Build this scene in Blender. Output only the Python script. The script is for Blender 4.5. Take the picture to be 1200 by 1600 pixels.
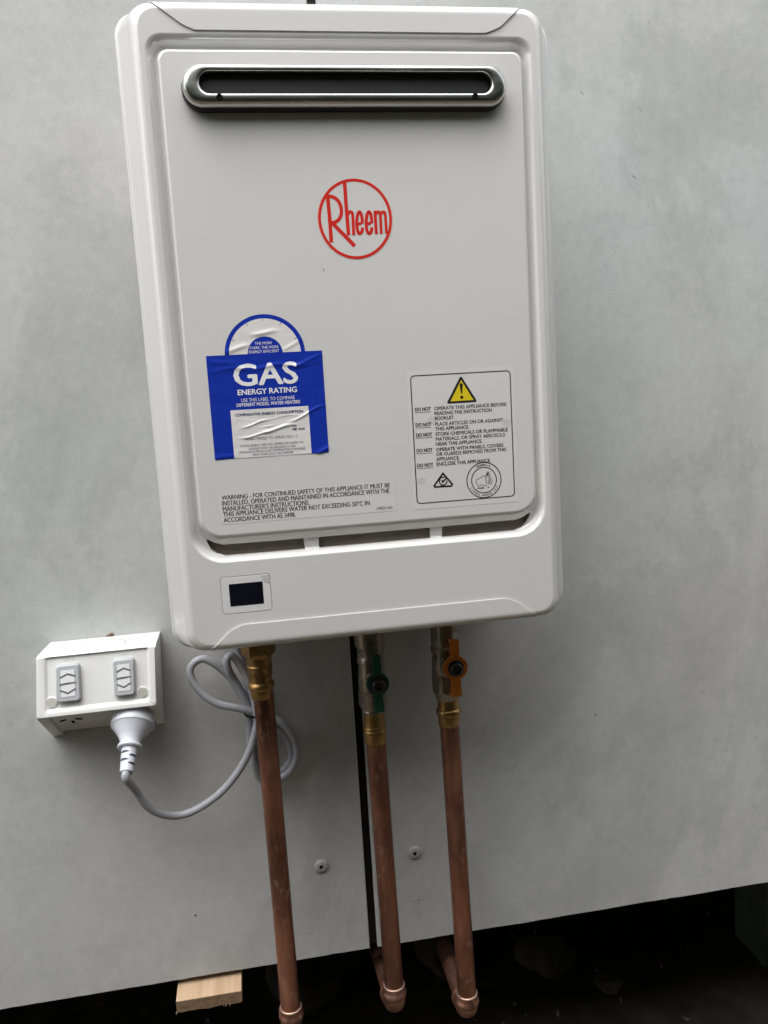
import bpy, bmesh, math, random
from mathutils import Matrix, Vector, noise as mnoise
random.seed(7)
for o in list(bpy.data.objects): bpy.data.objects.remove(o, do_unlink=True)
S = bpy.context.scene
COL = S.collection

# ------------------------------------------------------------------ camera
cd = bpy.data.cameras.new('camera'); cam = bpy.data.objects.new('camera', cd); COL.objects.link(cam)
_R = ((0.98435062, 0.08040204, -0.15680998), (-0.16614872, 0.12691483, -0.97789940), (-0.05872359, 0.98864965, 0.13828739))
cam.matrix_world = Matrix.Translation((-0.09914, -0.8525, 1.01895)) @ Matrix(_R).to_4x4()
cd.sensor_fit = 'VERTICAL'; cd.sensor_height = 36.0; cd.lens = 28.866
cd.clip_start = 0.02; cd.clip_end = 500
S.camera = cam

# ------------------------------------------------------------------ daylight
w = bpy.data.worlds.new('World'); S.world = w; w.use_nodes = True
nt = w.node_tree; nt.nodes.clear()
sky = nt.nodes.new('ShaderNodeTexSky'); sky.sky_type = 'NISHITA'; sky.sun_disc = False
SUN_EL, SUN_AZ = math.radians(66), math.radians(-142)
sky.sun_elevation = SUN_EL; sky.sun_rotation = SUN_AZ
sky.air_density = 1.0; sky.dust_density = 4.0; sky.ozone_density = 1.0
hs = nt.nodes.new('ShaderNodeHueSaturation'); hs.inputs['Saturation'].default_value = 0.22   # thin overcast
bg = nt.nodes.new('ShaderNodeBackground'); bg.inputs['Strength'].default_value = 0.15
wo = nt.nodes.new('ShaderNodeOutputWorld')
nt.links.new(sky.outputs[0], hs.inputs['Color']); nt.links.new(hs.outputs[0], bg.inputs['Color']); nt.links.new(bg.outputs[0], wo.inputs[0])
sd = bpy.data.lights.new('sun', 'SUN'); sd.energy = 1.0; sd.angle = math.radians(85); sd.color = (1.0, 0.985, 0.96)
so = bpy.data.objects.new('sun', sd); COL.objects.link(so)
_d = Vector((math.sin(SUN_AZ) * math.cos(SUN_EL), math.cos(SUN_AZ) * math.cos(SUN_EL), math.sin(SUN_EL)))  # towards the sun
so.rotation_euler = _d.to_track_quat('Z', 'Y').to_euler()
so.location = _d * 6
S.view_settings.view_transform = 'Standard'; S.view_settings.look = 'None'
S.view_settings.exposure = 1.12; S.view_settings.gamma = 1.0; S.view_settings.use_curve_mapping = False
S.cycles.max_bounces = 8

BLUE_W = [('GAS', -0.10536, -0.05542, 1.03463, 0.01652, 3), ('ENERGY RATING', -0.10354, -0.05665, 1.02734, 0.00415, 2), ('USE THIS LABEL TO COMPARE', -0.10131, -0.05873, 1.02172, 0.00271, 0), ('DIFFERENT MODEL WATER HEATERS', -0.10529, -0.05463, 1.01814, 0.00262, 1), ('THE MORE', -0.08709, -0.07363, 1.06606, 0.0021, 0), ('STARS, THE MORE', -0.0915, -0.06872, 1.06274, 0.0021, 0), ('ENERGY EFFICIENT', -0.09224, -0.06828, 1.05956, 0.00211, 0)]
BLUE_B = [('COMPARATIVE ENERGY CONSUMPTION', -0.10688, -0.0529, 1.01053, 0.00214, 2), ('MJ', -0.06213, -0.05915, 0.99952, 0.00168, 1), ('PER YEAR', -0.06234, -0.05219, 0.99658, 0.00168, 2), ('WHEN TESTED TO AS/NZS 5263 1.2', -0.1012, -0.0586, 0.99092, 0.00196, 0), ('ACTUAL ENERGY USED WILL DEPEND ON WHERE YOU', -0.10521, -0.05399, 0.98584, 0.00177, 0), ('LIVE AND HOW THE APPLIANCE IS USED', -0.0984, -0.06087, 0.98314, 0.00178, 0), ('APPLIANCE RUNNING COST INFORMATION IS AVAILABLE', -0.1064, -0.05306, 0.98077, 0.00177, 0), ('FROM YOUR LOCAL GAS SUPPLIER', -0.09584, -0.06322, 0.97831, 0.00177, 0)]
WARN = [('OPERATE THIS APPLIANCE BEFORE', 0.05624, 0.11849, 1.00573, 0.00275, 0.5), ('READING THE INSTRUCTION', 0.0562, 0.10553, 1.00169, 0.00276, 0.5), ('BOOKLET.', 0.05625, 0.07296, 0.99758, 0.00277, 0.5), ('PLACE ARTICLES ON OR AGAINST', 0.05618, 0.11512, 0.99279, 0.00277, 0.5), ('THIS APPLIANCE.', 0.05615, 0.08526, 0.98873, 0.00278, 0.5), ('STORE CHEMICALS OR FLAMMABLE', 0.05618, 0.11881, 0.98438, 0.00278, 0.5), ('MATERIALS, OR SPRAY AEROSOLS', 0.05614, 0.11623, 0.9802, 0.00278, 0.5), ('NEAR THIS APPLIANCE.', 0.05602, 0.09618, 0.9761, 0.00279, 0.5), ('OPERATE WITH PANELS, COVERS', 0.05613, 0.11445, 0.9715, 0.00279, 0.5), ('OR GUARDS REMOVED FROM THIS', 0.05601, 0.1168, 0.96758, 0.0028, 0.5), ('APPLIANCE.', 0.05571, 0.07572, 0.96345, 0.0028, 0.5), ('ENCLOSE THIS APPLIANCE.', 0.05576, 0.10277, 0.95932, 0.00281, 0.5), ('DO NOT', 0.03985, 0.05312, 1.00583, 0.00283, 1.5), ('DO NOT', 0.03967, 0.05289, 0.99308, 0.00285, 1.5), ('DO NOT', 0.03947, 0.05314, 0.98457, 0.00286, 1.5), ('DO NOT', 0.03937, 0.05281, 0.97163, 0.00287, 1.5), ('DO NOT', 0.03922, 0.05278, 0.95921, 0.00288, 1.5)]
WARN_UL = [(0.03985, 0.05312, 1.00463), (0.03967, 0.05289, 0.99188), (0.03947, 0.05314, 0.98337), (0.03937, 0.05281, 0.97043), (0.03922, 0.05278, 0.95801)]
SAFE = [('WARNING - FOR CONTINUED SAFETY OF THIS APPLIANCE IT MUST BE', -0.12338, 0.01488, 0.94438, 0.00371, 0.5), ('INSTALLED, OPERATED AND MAINTAINED IN ACCORDANCE WITH THE', -0.12329, 0.01425, 0.93966, 0.00371, 0.5), ("MANUFACTURER'S INSTRUCTIONS.", -0.12319, -0.05311, 0.93504, 0.00372, 0.5), ('THIS APPLIANCE DELIVERS WATER NOT EXCEEDING 50°C IN', -0.12338, -0.00303, 0.93074, 0.00373, 0.5), ('ACCORDANCE WITH AS 3498.', -0.12328, -0.06508, 0.92598, 0.00373, 0.5), ('124231 AO', 0.00283, 0.01595, 0.9262, 0.00227, 0.5)]
LOGO = [(0.00261, [(-0.02131, 1.17761), (-0.02083, 1.16008), (-0.02077, 1.14301)]), (0.00245, [(-0.02264, 1.17821), (-0.01975, 1.17816), (-0.01675, 1.17737), (-0.01384, 1.17527), (-0.01192, 1.17195), (-0.01112, 1.16791), (-0.01151, 1.16426), (-0.01311, 1.16099), (-0.01571, 1.15885), (-0.01844, 1.15811), (-0.02074, 1.15802)]), (0.00269, [(-0.01884, 1.15783), (-0.01385, 1.15219), (-0.00809, 1.14614), (-0.00217, 1.13967)]), (0.00253, [(-0.00722, 1.18862), (-0.0071, 1.17295), (-0.00689, 1.15975), (-0.00665, 1.14809)]), (0.00213, [(-0.00614, 1.16414), (-0.00489, 1.16572), (-0.00356, 1.16599), (-0.00269, 1.16523), (-0.00235, 1.16332), (-0.00239, 1.15669), (-0.00256, 1.14798)]), (0.00206, [(0.001, 1.15661), (0.00272, 1.15679), (0.00428, 1.15697)]), (0.00221, [(0.00496, 1.15682), (0.00506, 1.15897), (0.005, 1.16102), (0.00479, 1.16282), (0.00445, 1.16425), (0.00398, 1.16522), (0.00344, 1.16566), (0.00285, 1.16555), (0.00225, 1.16488), (0.00169, 1.1637), (0.0012, 1.1621), (0.00081, 1.16019), (0.00056, 1.15808), (0.00046, 1.15593), (0.00052, 1.15388), (0.00072, 1.15208), (0.00107, 1.15064), (0.00153, 1.14966), (0.00208, 1.14921), (0.00267, 1.14933), (0.00417, 1.1504), (0.00479, 1.15282), (0.00493, 1.15385)]), (0.00206, [(0.00859, 1.15657), (0.01031, 1.15675), (0.01188, 1.15693)]), (0.00221, [(0.01256, 1.15678), (0.01266, 1.15894), (0.0126, 1.16099), (0.01238, 1.16279), (0.01203, 1.16423), (0.01157, 1.1652), (0.01102, 1.16564), (0.01043, 1.16552), (0.00983, 1.16485), (0.00927, 1.16368), (0.00878, 1.16208), (0.0084, 1.16015), (0.00815, 1.15805), (0.00805, 1.15589), (0.00811, 1.15384), (0.00832, 1.15203), (0.00867, 1.15059), (0.00913, 1.14961), (0.00968, 1.14916), (0.01028, 1.14928), (0.01178, 1.15035), (0.0124, 1.15278), (0.01254, 1.15381)]), (0.00213, [(0.0158, 1.16644), (0.01574, 1.15773), (0.01588, 1.14853)]), (0.00198, [(0.01592, 1.16327), (0.01711, 1.16494), (0.01839, 1.1655), (0.01945, 1.16503), (0.01988, 1.16318), (0.01985, 1.15615), (0.01986, 1.14858)]), (0.00198, [(0.01996, 1.16317), (0.02115, 1.16485), (0.02235, 1.16541), (0.02342, 1.16494), (0.02393, 1.16308), (0.02398, 1.15605), (0.02401, 1.14862)])]
AGA = [(0.00045, [(0.09743, 0.94637), (0.09711, 0.94767), (0.09637, 0.94798), (0.09523, 0.94763), (0.09369, 0.94665), (0.09177, 0.94588), (0.09024, 0.94508), (0.08926, 0.94406), (0.08902, 0.94299), (0.08972, 0.94184), (0.0908, 0.94084), (0.09187, 0.93948), (0.09302, 0.94013), (0.09453, 0.94031), (0.09602, 0.9399), (0.09751, 0.93942), (0.0986, 0.93861)]), (0.00035, [(0.10248, 0.94545), (0.10317, 0.94412), (0.10362, 0.94299), (0.10307, 0.94175), (0.10227, 0.94053), (0.10184, 0.93946)]), (0.00055, [(0.09997, 0.95129), (0.09888, 0.94955), (0.09829, 0.94704), (0.09809, 0.94413), (0.09837, 0.94192), (0.09898, 0.94041)]), (0.00055, [(0.10005, 0.95129), (0.10102, 0.94939), (0.10166, 0.94679), (0.10169, 0.94386), (0.10122, 0.9417), (0.10018, 0.94032)]), (0.00041, [(0.0999, 0.94947), (0.10012, 0.94763), (0.10059, 0.94541), (0.1005, 0.94322), (0.10004, 0.94143)]), (0.00117, [(0.09984, 0.94984), (0.09967, 0.94767)]), (0.00104, [(0.09926, 0.93801), (0.10044, 0.93755)]), (0.00028, [(0.10252, 0.95092), (0.10289, 0.95071)])]
AGAC = [(0.09658, 0.94406), (0.08162, 0.94493), (0.09722, 0.95895), (0.08566, 0.94488), (0.09696, 0.9546)]
AGAT = [('AGA', 0.08996, 0.0962, 0.93705, 0.00153, 3)]
RCM = [(0.00154, [(0.0608, 0.95251), (0.06845, 0.9428), (0.06747, 0.94133), (0.0535, 0.94151), (0.05275, 0.94267)], 1), (0.00103, [(0.06198, 0.94903), (0.06065, 0.94935), (0.05882, 0.94883), (0.05761, 0.94715), (0.05751, 0.94518), (0.05854, 0.94333), (0.0603, 0.94254), (0.06213, 0.94306), (0.06355, 0.94428), (0.06401, 0.94623)], 0), (0.00128, [(0.05949, 0.94701), (0.0603, 0.94519), (0.064, 0.94888)], 0)]
BLOT = [(0.05381, 0.99749), (0.11794, 0.99159), (0.04205, 0.94745)]
CABLE = [(-0.23673, -0.07, 0.68302), (-0.23621, -0.072, 0.67345), (-0.23304, -0.068, 0.65602), (-0.22625, -0.06, 0.63578), (-0.21375, -0.052, 0.62039), (-0.19771, -0.043, 0.61197), (-0.1785, -0.04, 0.61523), (-0.15494, -0.038, 0.62825), (-0.13587, -0.037, 0.64738), (-0.12246, -0.037, 0.66847), (-0.11498, -0.037, 0.68889), (-0.11188, -0.036, 0.70322), (-0.11446, -0.034, 0.72742), (-0.11783, -0.033, 0.74176), (-0.12264, -0.033, 0.75384), (-0.12756, -0.034, 0.76416), (-0.13274, -0.036, 0.77073), (-0.13713, -0.038, 0.76717), (-0.13648, -0.036, 0.75641), (-0.13192, -0.03, 0.74307), (-0.12488, -0.028, 0.72652), (-0.11841, -0.026, 0.70985), (-0.11095, -0.026, 0.69644), (-0.09397, -0.028, 0.69508), (-0.08584, -0.03, 0.68997), (-0.07752, -0.03, 0.67703), (-0.074, -0.029, 0.66068), (-0.07589, -0.028, 0.64776), (-0.08377, -0.027, 0.6356), (-0.09352, -0.025, 0.6296), (-0.10445, -0.023, 0.62589), (-0.11417, -0.022, 0.62963), (-0.11844, -0.022, 0.64303), (-0.12115, -0.022, 0.65897), (-0.12149, -0.022, 0.67941), (-0.11995, -0.021, 0.6984), (-0.12201, -0.02, 0.7136), (-0.12705, -0.021, 0.72427), (-0.13418, -0.023, 0.74027), (-0.14163, -0.025, 0.75136), (-0.15158, -0.027, 0.76196), (-0.16124, -0.028, 0.76775), (-0.16965, -0.029, 0.76532), (-0.17466, -0.03, 0.75816), (-0.17307, -0.031, 0.74688), (-0.1664, -0.032, 0.73565), (-0.15884, -0.033, 0.72698), (-0.14797, -0.033, 0.71954), (-0.13045, -0.033, 0.71363), (-0.11423, -0.03, 0.70533), (-0.09803, -0.016, 0.68877), (-0.08812, -0.014, 0.67679), (-0.08107, -0.013, 0.66189), (-0.07949, -0.013, 0.6466), (-0.08506, -0.013, 0.63581), (-0.09294, -0.012, 0.62993), (-0.10526, -0.012, 0.62874), (-0.11339, -0.012, 0.63706), (-0.11663, -0.013, 0.65586), (-0.11666, -0.013, 0.68075), (-0.11696, -0.013, 0.70196), (-0.11789, -0.014, 0.72346), (-0.1201, -0.016, 0.74523), (-0.12219, -0.018, 0.75988), (-0.12494, -0.022, 0.7737), (-0.12766, -0.03, 0.7945)]
TIE = [(-0.12319, 0.70755), (-0.11086, 0.70054)]

# ------------------------------------------------------------------ helpers
LOC = {}
def thing(name, label, cat, loc, group=None):
    o = bpy.data.objects.new(name, None); COL.objects.link(o); o.location = loc
    o.empty_display_size = 0.02
    o['label'] = label; o['category'] = cat
    if group: o['group'] = group
    LOC[o.name] = Vector(loc)
    return o

def link(me, name, mat, parent=None, smooth=None, label=None):
    o = bpy.data.objects.new(name, me); COL.objects.link(o)
    if mat: me.materials.append(mat)
    if parent:
        o.parent = parent
        if parent.name in LOC: o.matrix_parent_inverse = Matrix.Translation(-LOC[parent.name])
    if smooth is not None:
        for p in me.polygons: p.use_smooth = True
        if smooth < 179: me.set_sharp_from_angle(angle=math.radians(smooth))
        for p in me.polygons:
            if len(p.vertices) > 8: p.use_smooth = False
    if label: o['label'] = label
    return o

def mk(name, V, Fc, mat, parent=None, smooth=None, label=None, fix=True):
    me = bpy.data.meshes.new(name); me.from_pydata([tuple(v) for v in V], [], Fc); me.update()
    if fix:
        bm = bmesh.new(); bm.from_mesh(me); bmesh.ops.recalc_face_normals(bm, faces=bm.faces); bm.to_mesh(me); bm.free()
    return link(me, name, mat, parent, smooth, label)

class MB:
    """collects simple shapes into one mesh"""
    def __init__(s): s.v = []; s.f = []
    def add(s, V, Fc):
        b = len(s.v); s.v += [tuple(v) for v in V]; s.f += [tuple(i + b for i in f) for f in Fc]
    def box(s, x0, x1, y0, y1, z0, z1):
        s.add([(x0,y0,z0),(x1,y0,z0),(x1,y1,z0),(x0,y1,z0),(x0,y0,z1),(x1,y0,z1),(x1,y1,z1),(x0,y1,z1)],
              [(0,3,2,1),(4,5,6,7),(0,1,5,4),(1,2,6,5),(2,3,7,6),(3,0,4,7)])
    def prism(s, poly, y0, y1):
        n = len(poly)
        s.add([(x,y0,z) for x,z in poly] + [(x,y1,z) for x,z in poly],
              [tuple(range(n)), tuple(range(2*n-1, n-1, -1))] + [(i, i+n, (i+1)%n+n, (i+1)%n) for i in range(n)])
    def loft(s, rings, cap0=True, cap1=True, closed=True):
        n = len(rings[0]); V = [p for r in rings for p in r]; Fc = []
        for k in range(len(rings)-1):
            for i in range(n if closed else n-1):
                j = (i+1) % n
                Fc.append((k*n+i, k*n+j, (k+1)*n+j, (k+1)*n+i))
        if cap0: Fc.append(tuple(range(n-1, -1, -1)))
        if cap1: Fc.append(tuple((len(rings)-1)*n + i for i in range(n)))
        s.add(V, Fc)
    def lathe(s, c, axis, prof, n=32, sides=None):
        """prof: (t along axis, radius[, polygon sides])"""
        ax = Vector(axis).normalized(); up = Vector((0,0,1)) if abs(ax.z) < .9 else Vector((1,0,0))
        e1 = ax.cross(up).normalized(); e2 = ax.cross(e1).normalized(); c = Vector(c); R = []
        for p in prof:
            t, r = p[0], p[1]; k = p[2] if len(p) > 2 else 0
            ring = []
            for i in range(n):
                a = 2*math.pi*i/n; rr = r
                if k:
                    h = math.pi/k; b = ((a + h) % (2*h)) - h
                    rr = r*math.cos(h)/math.cos(b)
                    rr = min(rr, r*0.985)
                ring.append(c + ax*t + (e1*math.cos(a) + e2*math.sin(a))*rr)
            R.append(ring)
        s.loft(R)
    def build(s, name, mat, parent=None, smooth=None, label=None, bevel=None, fix=True, seg=2):
        me = bpy.data.meshes.new(name); me.from_pydata(s.v, [], s.f); me.update()
        bm = bmesh.new(); bm.from_mesh(me)
        if fix: bmesh.ops.recalc_face_normals(bm, faces=bm.faces)
        if bevel:
            ed = [e for e in bm.edges if len(e.link_faces) == 2 and e.calc_face_angle() > math.radians(25)]
            bmesh.ops.bevel(bm, geom=ed, offset=bevel, segments=seg, profile=0.6, affect='EDGES', clamp_overlap=True)
        bm.to_mesh(me); bm.free()
        return link(me, name, mat, parent, smooth, label)

def catmull(P, n=6, closed=False):
    P = [Vector(p) for p in P]; out = []
    m = len(P)
    for i in range(m if closed else m-1):
        p0 = P[i-1] if (i > 0 or closed) else P[0]*2 - P[1]
        p1 = P[i]; p2 = P[(i+1) % m]
        p3 = P[(i+2) % m] if (i+2 < m or closed) else P[-1]*2 - P[-2]
        for k in range(n):
            t = k/n
            out.append(0.5*((2*p1) + (p2-p0)*t + (2*p0-5*p1+4*p2-p3)*t*t + (3*p1-p0-3*p2+p3)*t**3))
    if not closed: out.append(P[-1])
    return out

def tube(mb, P, r, n=12):
    P = [Vector(p) for p in P]; T = []
    for i in range(len(P)):
        T.append((P[min(i+1, len(P)-1)] - P[max(i-1, 0)]).normalized())
    nrm = T[0].orthogonal().normalized(); R = []
    for i, p in enumerate(P):
        nrm = (nrm - T[i]*nrm.dot(T[i])).normalized(); b = T[i].cross(nrm)
        rr = r[i] if isinstance(r, (list, tuple)) else r
        R.append([p + (nrm*math.cos(2*math.pi*k/n) + b*math.sin(2*math.pi*k/n))*rr for k in range(n)])
    mb.loft(R)

def ribbon(P, wd, closed=False):
    """flat stroke in the xz plane -> 2d verts, faces"""
    P = [Vector((p[0], p[1])) for p in P]; n = len(P); L = []; Rr = []
    for i in range(n):
        a = P[i-1] if (i > 0 or closed) else P[i]; b = P[(i+1) % n] if (i < n-1 or closed) else P[i]
        d1 = (P[i]-a); d2 = (b-P[i])
        d1 = d1.normalized() if d1.length > 1e-9 else d2.normalized()
        d2 = d2.normalized() if d2.length > 1e-9 else d1
        n1 = Vector((-d1.y, d1.x)); n2 = Vector((-d2.y, d2.x)); m = (n1+n2)
        m = m.normalized() if m.length > 1e-6 else n1
        k = wd/2/max(m.dot(n1), .45)
        L.append(P[i]+m*k); Rr.append(P[i]-m*k)
    V = [(v.x, v.y) for v in L] + [(v.x, v.y) for v in Rr]; Fc = []
    for i in range(n if closed else n-1):
        j = (i+1) % n; Fc.append((i, j, n+j, n+i))
    return V, Fc

def rrect2(x0, x1, z0, z1, r, n=6):
    P = []
    for cx, cz, a0 in ((x1-r, z1-r, 0), (x0+r, z1-r, 90), (x0+r, z0+r, 180), (x1-r, z0+r, 270)):
        for i in range(n+1):
            a = math.radians(a0 + 90*i/n); P.append((cx+r*math.cos(a), cz+r*math.sin(a)))
    return P

def rring(x0, x1, z0, z1, rt, rb, y, n=10):
    P = []
    for cx, cz, a0, r in ((x1-rt, z1-rt, 0, rt), (x0+rt, z1-rt, 90, rt), (x0+rb, z0+rb, 180, rb), (x1-rb, z0+rb, 270, rb)):
        for i in range(n+1):
            a = math.radians(a0 + 90*i/n); P.append((cx+r*math.cos(a), y, cz+r*math.sin(a)))
    return P

def stadium(cx, cz, hx, r, y, n=16):
    P = []
    for sx, a0 in ((1, -90), (-1, 90)):
        for i in range(n+1):
            a = math.radians(a0 + 180*i/n); P.append((cx + sx*(hx-r) + r*math.cos(a), y, cz + r*math.sin(a)))
    return P

# ---- lettering
_tc = {}
def glyphs(txt, bold=0.0):
    k = (txt, bold)
    if k in _tc: return _tc[k]
    cu = bpy.data.curves.new('t', 'FONT'); cu.body = txt; cu.size = 1; cu.fill_mode = 'FRONT'; cu.resolution_u = 3
    o = bpy.data.objects.new('t', cu); COL.objects.link(o)
    bpy.context.view_layer.update()
    me = bpy.data.meshes.new_from_object(o.evaluated_get(bpy.context.evaluated_depsgraph_get()))
    V = [(v.co.x, v.co.y) for v in me.vertices]; Fc = [tuple(p.vertices) for p in me.polygons]
    bpy.data.objects.remove(o, do_unlink=True); bpy.data.curves.remove(cu); bpy.data.meshes.remove(me)
    _tc[k] = (V, Fc); return V, Fc
_CAP = max(v[1] for v in glyphs('H')[0])
def put_text(mb, line, yf, dy):
    txt, x0, x1, zb, cap, bold = line
    V, Fc = glyphs(txt)
    a = min(v[0] for v in V); b = max(v[0] for v in V); sx = (x1-x0)/(b-a); sz = cap/_CAP
    if cap > .003:
        bm = bmesh.new(); vs = [bm.verts.new((q[0], q[1], 0)) for q in V]
        for f in Fc:
            try: bm.faces.new([vs[i] for i in f])
            except ValueError: pass
        bmesh.ops.triangulate(bm, faces=bm.faces)
        lim = .0012/sx
        for _ in range(5):
            ed = [e for e in bm.edges if e.calc_length() > lim]
            if not ed: break
            bmesh.ops.subdivide_edges(bm, edges=ed, cuts=1)
        bmesh.ops.triangulate(bm, faces=bm.faces); bm.verts.index_update()
        V = [(v.co.x, v.co.y) for v in bm.verts]; Fc = [tuple(v.index for v in f.verts) for f in bm.faces]; bm.free()
    offs = [(0, 0)]
    if bold: k = .017*bold*cap/_CAP; offs = [(-k, 0), (k, 0), (0, k*.6), (0, -k*.6)][:4 if bold >= 1 else 2]
    for n, (ox, oz) in enumerate(offs):
        W = []
        for vx, vz in V:
            x = x0+(vx-a)*sx+ox; z = zb+vz*sz+oz; W.append((x, yf(x, z)-dy-n*.000012, z))
        mb.add(W, Fc)

def arc_text(mb, txt, c, r, a_mid, span, cap, y, bold, inside=False):
    n = len(txt)
    for i, ch in enumerate(txt):
        if ch == ' ': continue
        V, Fc = glyphs(ch)
        t = (i-(n-1)/2)/(n-1)*span
        a = math.radians(a_mid - t) if not inside else math.radians(a_mid + t)
        s = cap/_CAP; mx = (min(v[0] for v in V)+max(v[0] for v in V))/2
        rad = Vector((math.cos(a), math.sin(a))); tan = Vector((math.sin(a), -math.cos(a)))
        if inside: rad = -rad; tan = -tan
        o = Vector(c) + Vector((math.cos(a), math.sin(a)))*r
        for q in (-1, 1): mb.add([(o.x+tan.x*(vx-mx+q*.02*bold)*s+rad.x*vz*s, y-q*.000005, o.y+tan.y*(vx-mx+q*.02*bold)*s+rad.y*vz*s) for vx, vz in V], Fc)

def flat(mb, V2, Fc, yf, dy):
    mb.add([(x, yf(x, z)-dy, z) for x, z in V2], Fc)

# ------------------------------------------------------------------ materials
def nodes(name):
    m = bpy.data.materials.new(name); m.use_nodes = True; t = m.node_tree
    b = t.nodes['Principled BSDF']; return m, t, b
def mat(name, rgb, rough=.5, metal=0., amt=.06, scale=30., bump=0., bscale=400., stretch=None, spec=None, rvar=0.0, coat=0.0):
    m, t, b = nodes(name); N = t.nodes; L = t.links
    tc = N.new('ShaderNodeTexCoord'); src = tc.outputs['Object']
    if stretch:
        mp = N.new('ShaderNodeMapping'); mp.inputs['Scale'].default_value = stretch; L.new(src, mp.inputs[0]); src = mp.outputs[0]
    nz = N.new('ShaderNodeTexNoise'); nz.inputs['Scale'].default_value = scale; nz.inputs['Detail'].default_value = 6; nz.inputs['Roughness'].default_value = .6
    L.new(src, nz.inputs['Vector'])
    rp = N.new('ShaderNodeValToRGB'); rp.color_ramp.elements[0].position = .3; rp.color_ramp.elements[1].position = .7
    lo = [c*(1-amt) for c in rgb]; hi = [min(1, c*(1+amt)) for c in rgb]
    rp.color_ramp.elements[0].color = (*lo, 1); rp.color_ramp.elements[1].color = (*hi, 1)
    L.new(nz.outputs[0], rp.inputs[0]); L.new(rp.outputs[0], b.inputs['Base Color'])
    b.inputs['Roughness'].default_value = rough; b.inputs['Metallic'].default_value = metal
    if spec is not None: b.inputs['Specular IOR Level'].default_value = spec
    if coat: b.inputs['Coat Weight'].default_value = coat; b.inputs['Coat Roughness'].default_value = .12; b.inputs['Coat IOR'].default_value = 1.7
    if rvar:
        mr = N.new('ShaderNodeMapRange'); mr.inputs['To Min'].default_value = rough-rvar; mr.inputs['To Max'].default_value = rough+rvar
        mr.inputs['From Min'].default_value = .3; mr.inputs['From Max'].default_value = .7
        L.new(nz.outputs[0], mr.inputs[0]); L.new(mr.outputs[0], b.inputs['Roughness'])
    if bump:
        n2 = N.new('ShaderNodeTexNoise'); n2.inputs['Scale'].default_value = bscale; n2.inputs['Detail'].default_value = 4
        L.new(src, n2.inputs['Vector'])
        bp = N.new('ShaderNodeBump'); bp.inputs['Strength'].default_value = bump; bp.inputs['Distance'].default_value = .001
        L.new(n2.outputs[0], bp.inputs['Height']); L.new(bp.outputs[0], b.inputs['Normal'])
    return m

def wall_mat():
    m, t, b = nodes('fibre_cement'); N = t.nodes; L = t.links
    tc = N.new('ShaderNodeTexCoord')
    def nz(scale, detail, rough=.6, stretch=(1,1,1), dist=0.):
        mp = N.new('ShaderNodeMapping'); mp.inputs['Scale'].default_value = stretch; L.new(tc.outputs['Object'], mp.inputs[0])
        n = N.new('ShaderNodeTexNoise'); n.inputs['Scale'].default_value = scale; n.inputs['Detail'].default_value = detail
        n.inputs['Roughness'].default_value = rough; n.inputs['Distortion'].default_value = dist
        L.new(mp.outputs[0], n.inputs['Vector']); return n.outputs[0]
    def ramp(src, stops):
        r = N.new('ShaderNodeValToRGB'); e = r.color_ramp.elements
        e[0].position, e[0].color = stops[0][0], (*[stops[0][1]]*3, 1); e[1].position, e[1].color = stops[-1][0], (*[stops[-1][1]]*3, 1)
        for p, v in stops[1:-1]:
            q = e.new(p); q.color = (v, v, v, 1)
        L.new(src, r.inputs[0]); return r.outputs[0]
    def mul(a, c, f=1.0):
        x = N.new('ShaderNodeMix'); x.data_type = 'RGBA'; x.blend_type = 'MULTIPLY'; x.inputs[0].default_value = f
        L.new(a, x.inputs[6]); L.new(c, x.inputs[7]); return x.outputs[2]
    base = N.new('ShaderNodeRGB'); base.outputs[0].default_value = (.475, .482, .472, 1)
    c = base.outputs[0]
    c = mul(c, ramp(nz(4.2, 11, .66, (1, 1, .6), .5), [(.36, .86), (.465, .93), (.49, .995), (.62, 1.035)]))     # damp tide marks
    c = mul(c, ramp(nz(15, 10, .74), [(.36, .93), (.50, 1.0), (.53, 1.02), (.65, 1.04)]))
    c = mul(c, ramp(nz(90, 5, .7), [(.3, .93), (.7, 1.06)]))
    c = mul(c, ramp(nz(700, 2, .6), [(.3, .93), (.7, 1.06)]))                                               # grain
    c = mul(c, ramp(nz(38, 2, .5), [(.0, .4), (.225, .62), (.245, 1.0), (1, 1)]))                          # rare specks
    # faint coloured cast of the sheet
    x = N.new('ShaderNodeMix'); x.data_type = 'RGBA'; x.blend_type = 'MULTIPLY'; x.inputs[0].default_value = 1
    r = N.new('ShaderNodeValToRGB'); r.color_ramp.elements[0].color = (1.015, 1.0, .985, 1); r.color_ramp.elements[1].color = (.975, 1.0, 1.012, 1)
    r.color_ramp.elements[0].position = .35; r.color_ramp.elements[1].position = .65
    L.new(nz(2.2, 4), r.inputs[0]); L.new(c, x.inputs[6]); L.new(r.outputs[0], x.inputs[7]); c = x.outputs[2]
    L.new(c, b.inputs['Base Color'])
    L.new(ramp(nz(9, 6), [(.3, .62), (.7, .78)]), b.inputs['Roughness'])
    b.inputs['Specular IOR Level'].default_value = .3
    bp = N.new('ShaderNodeBump'); bp.inputs['Strength'].default_value = .12; bp.inputs['Distance'].default_value = .001
    L.new(nz(500, 5, .7), bp.inputs['Height']); L.new(bp.outputs[0], b.inputs['Normal'])
    return m

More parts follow.
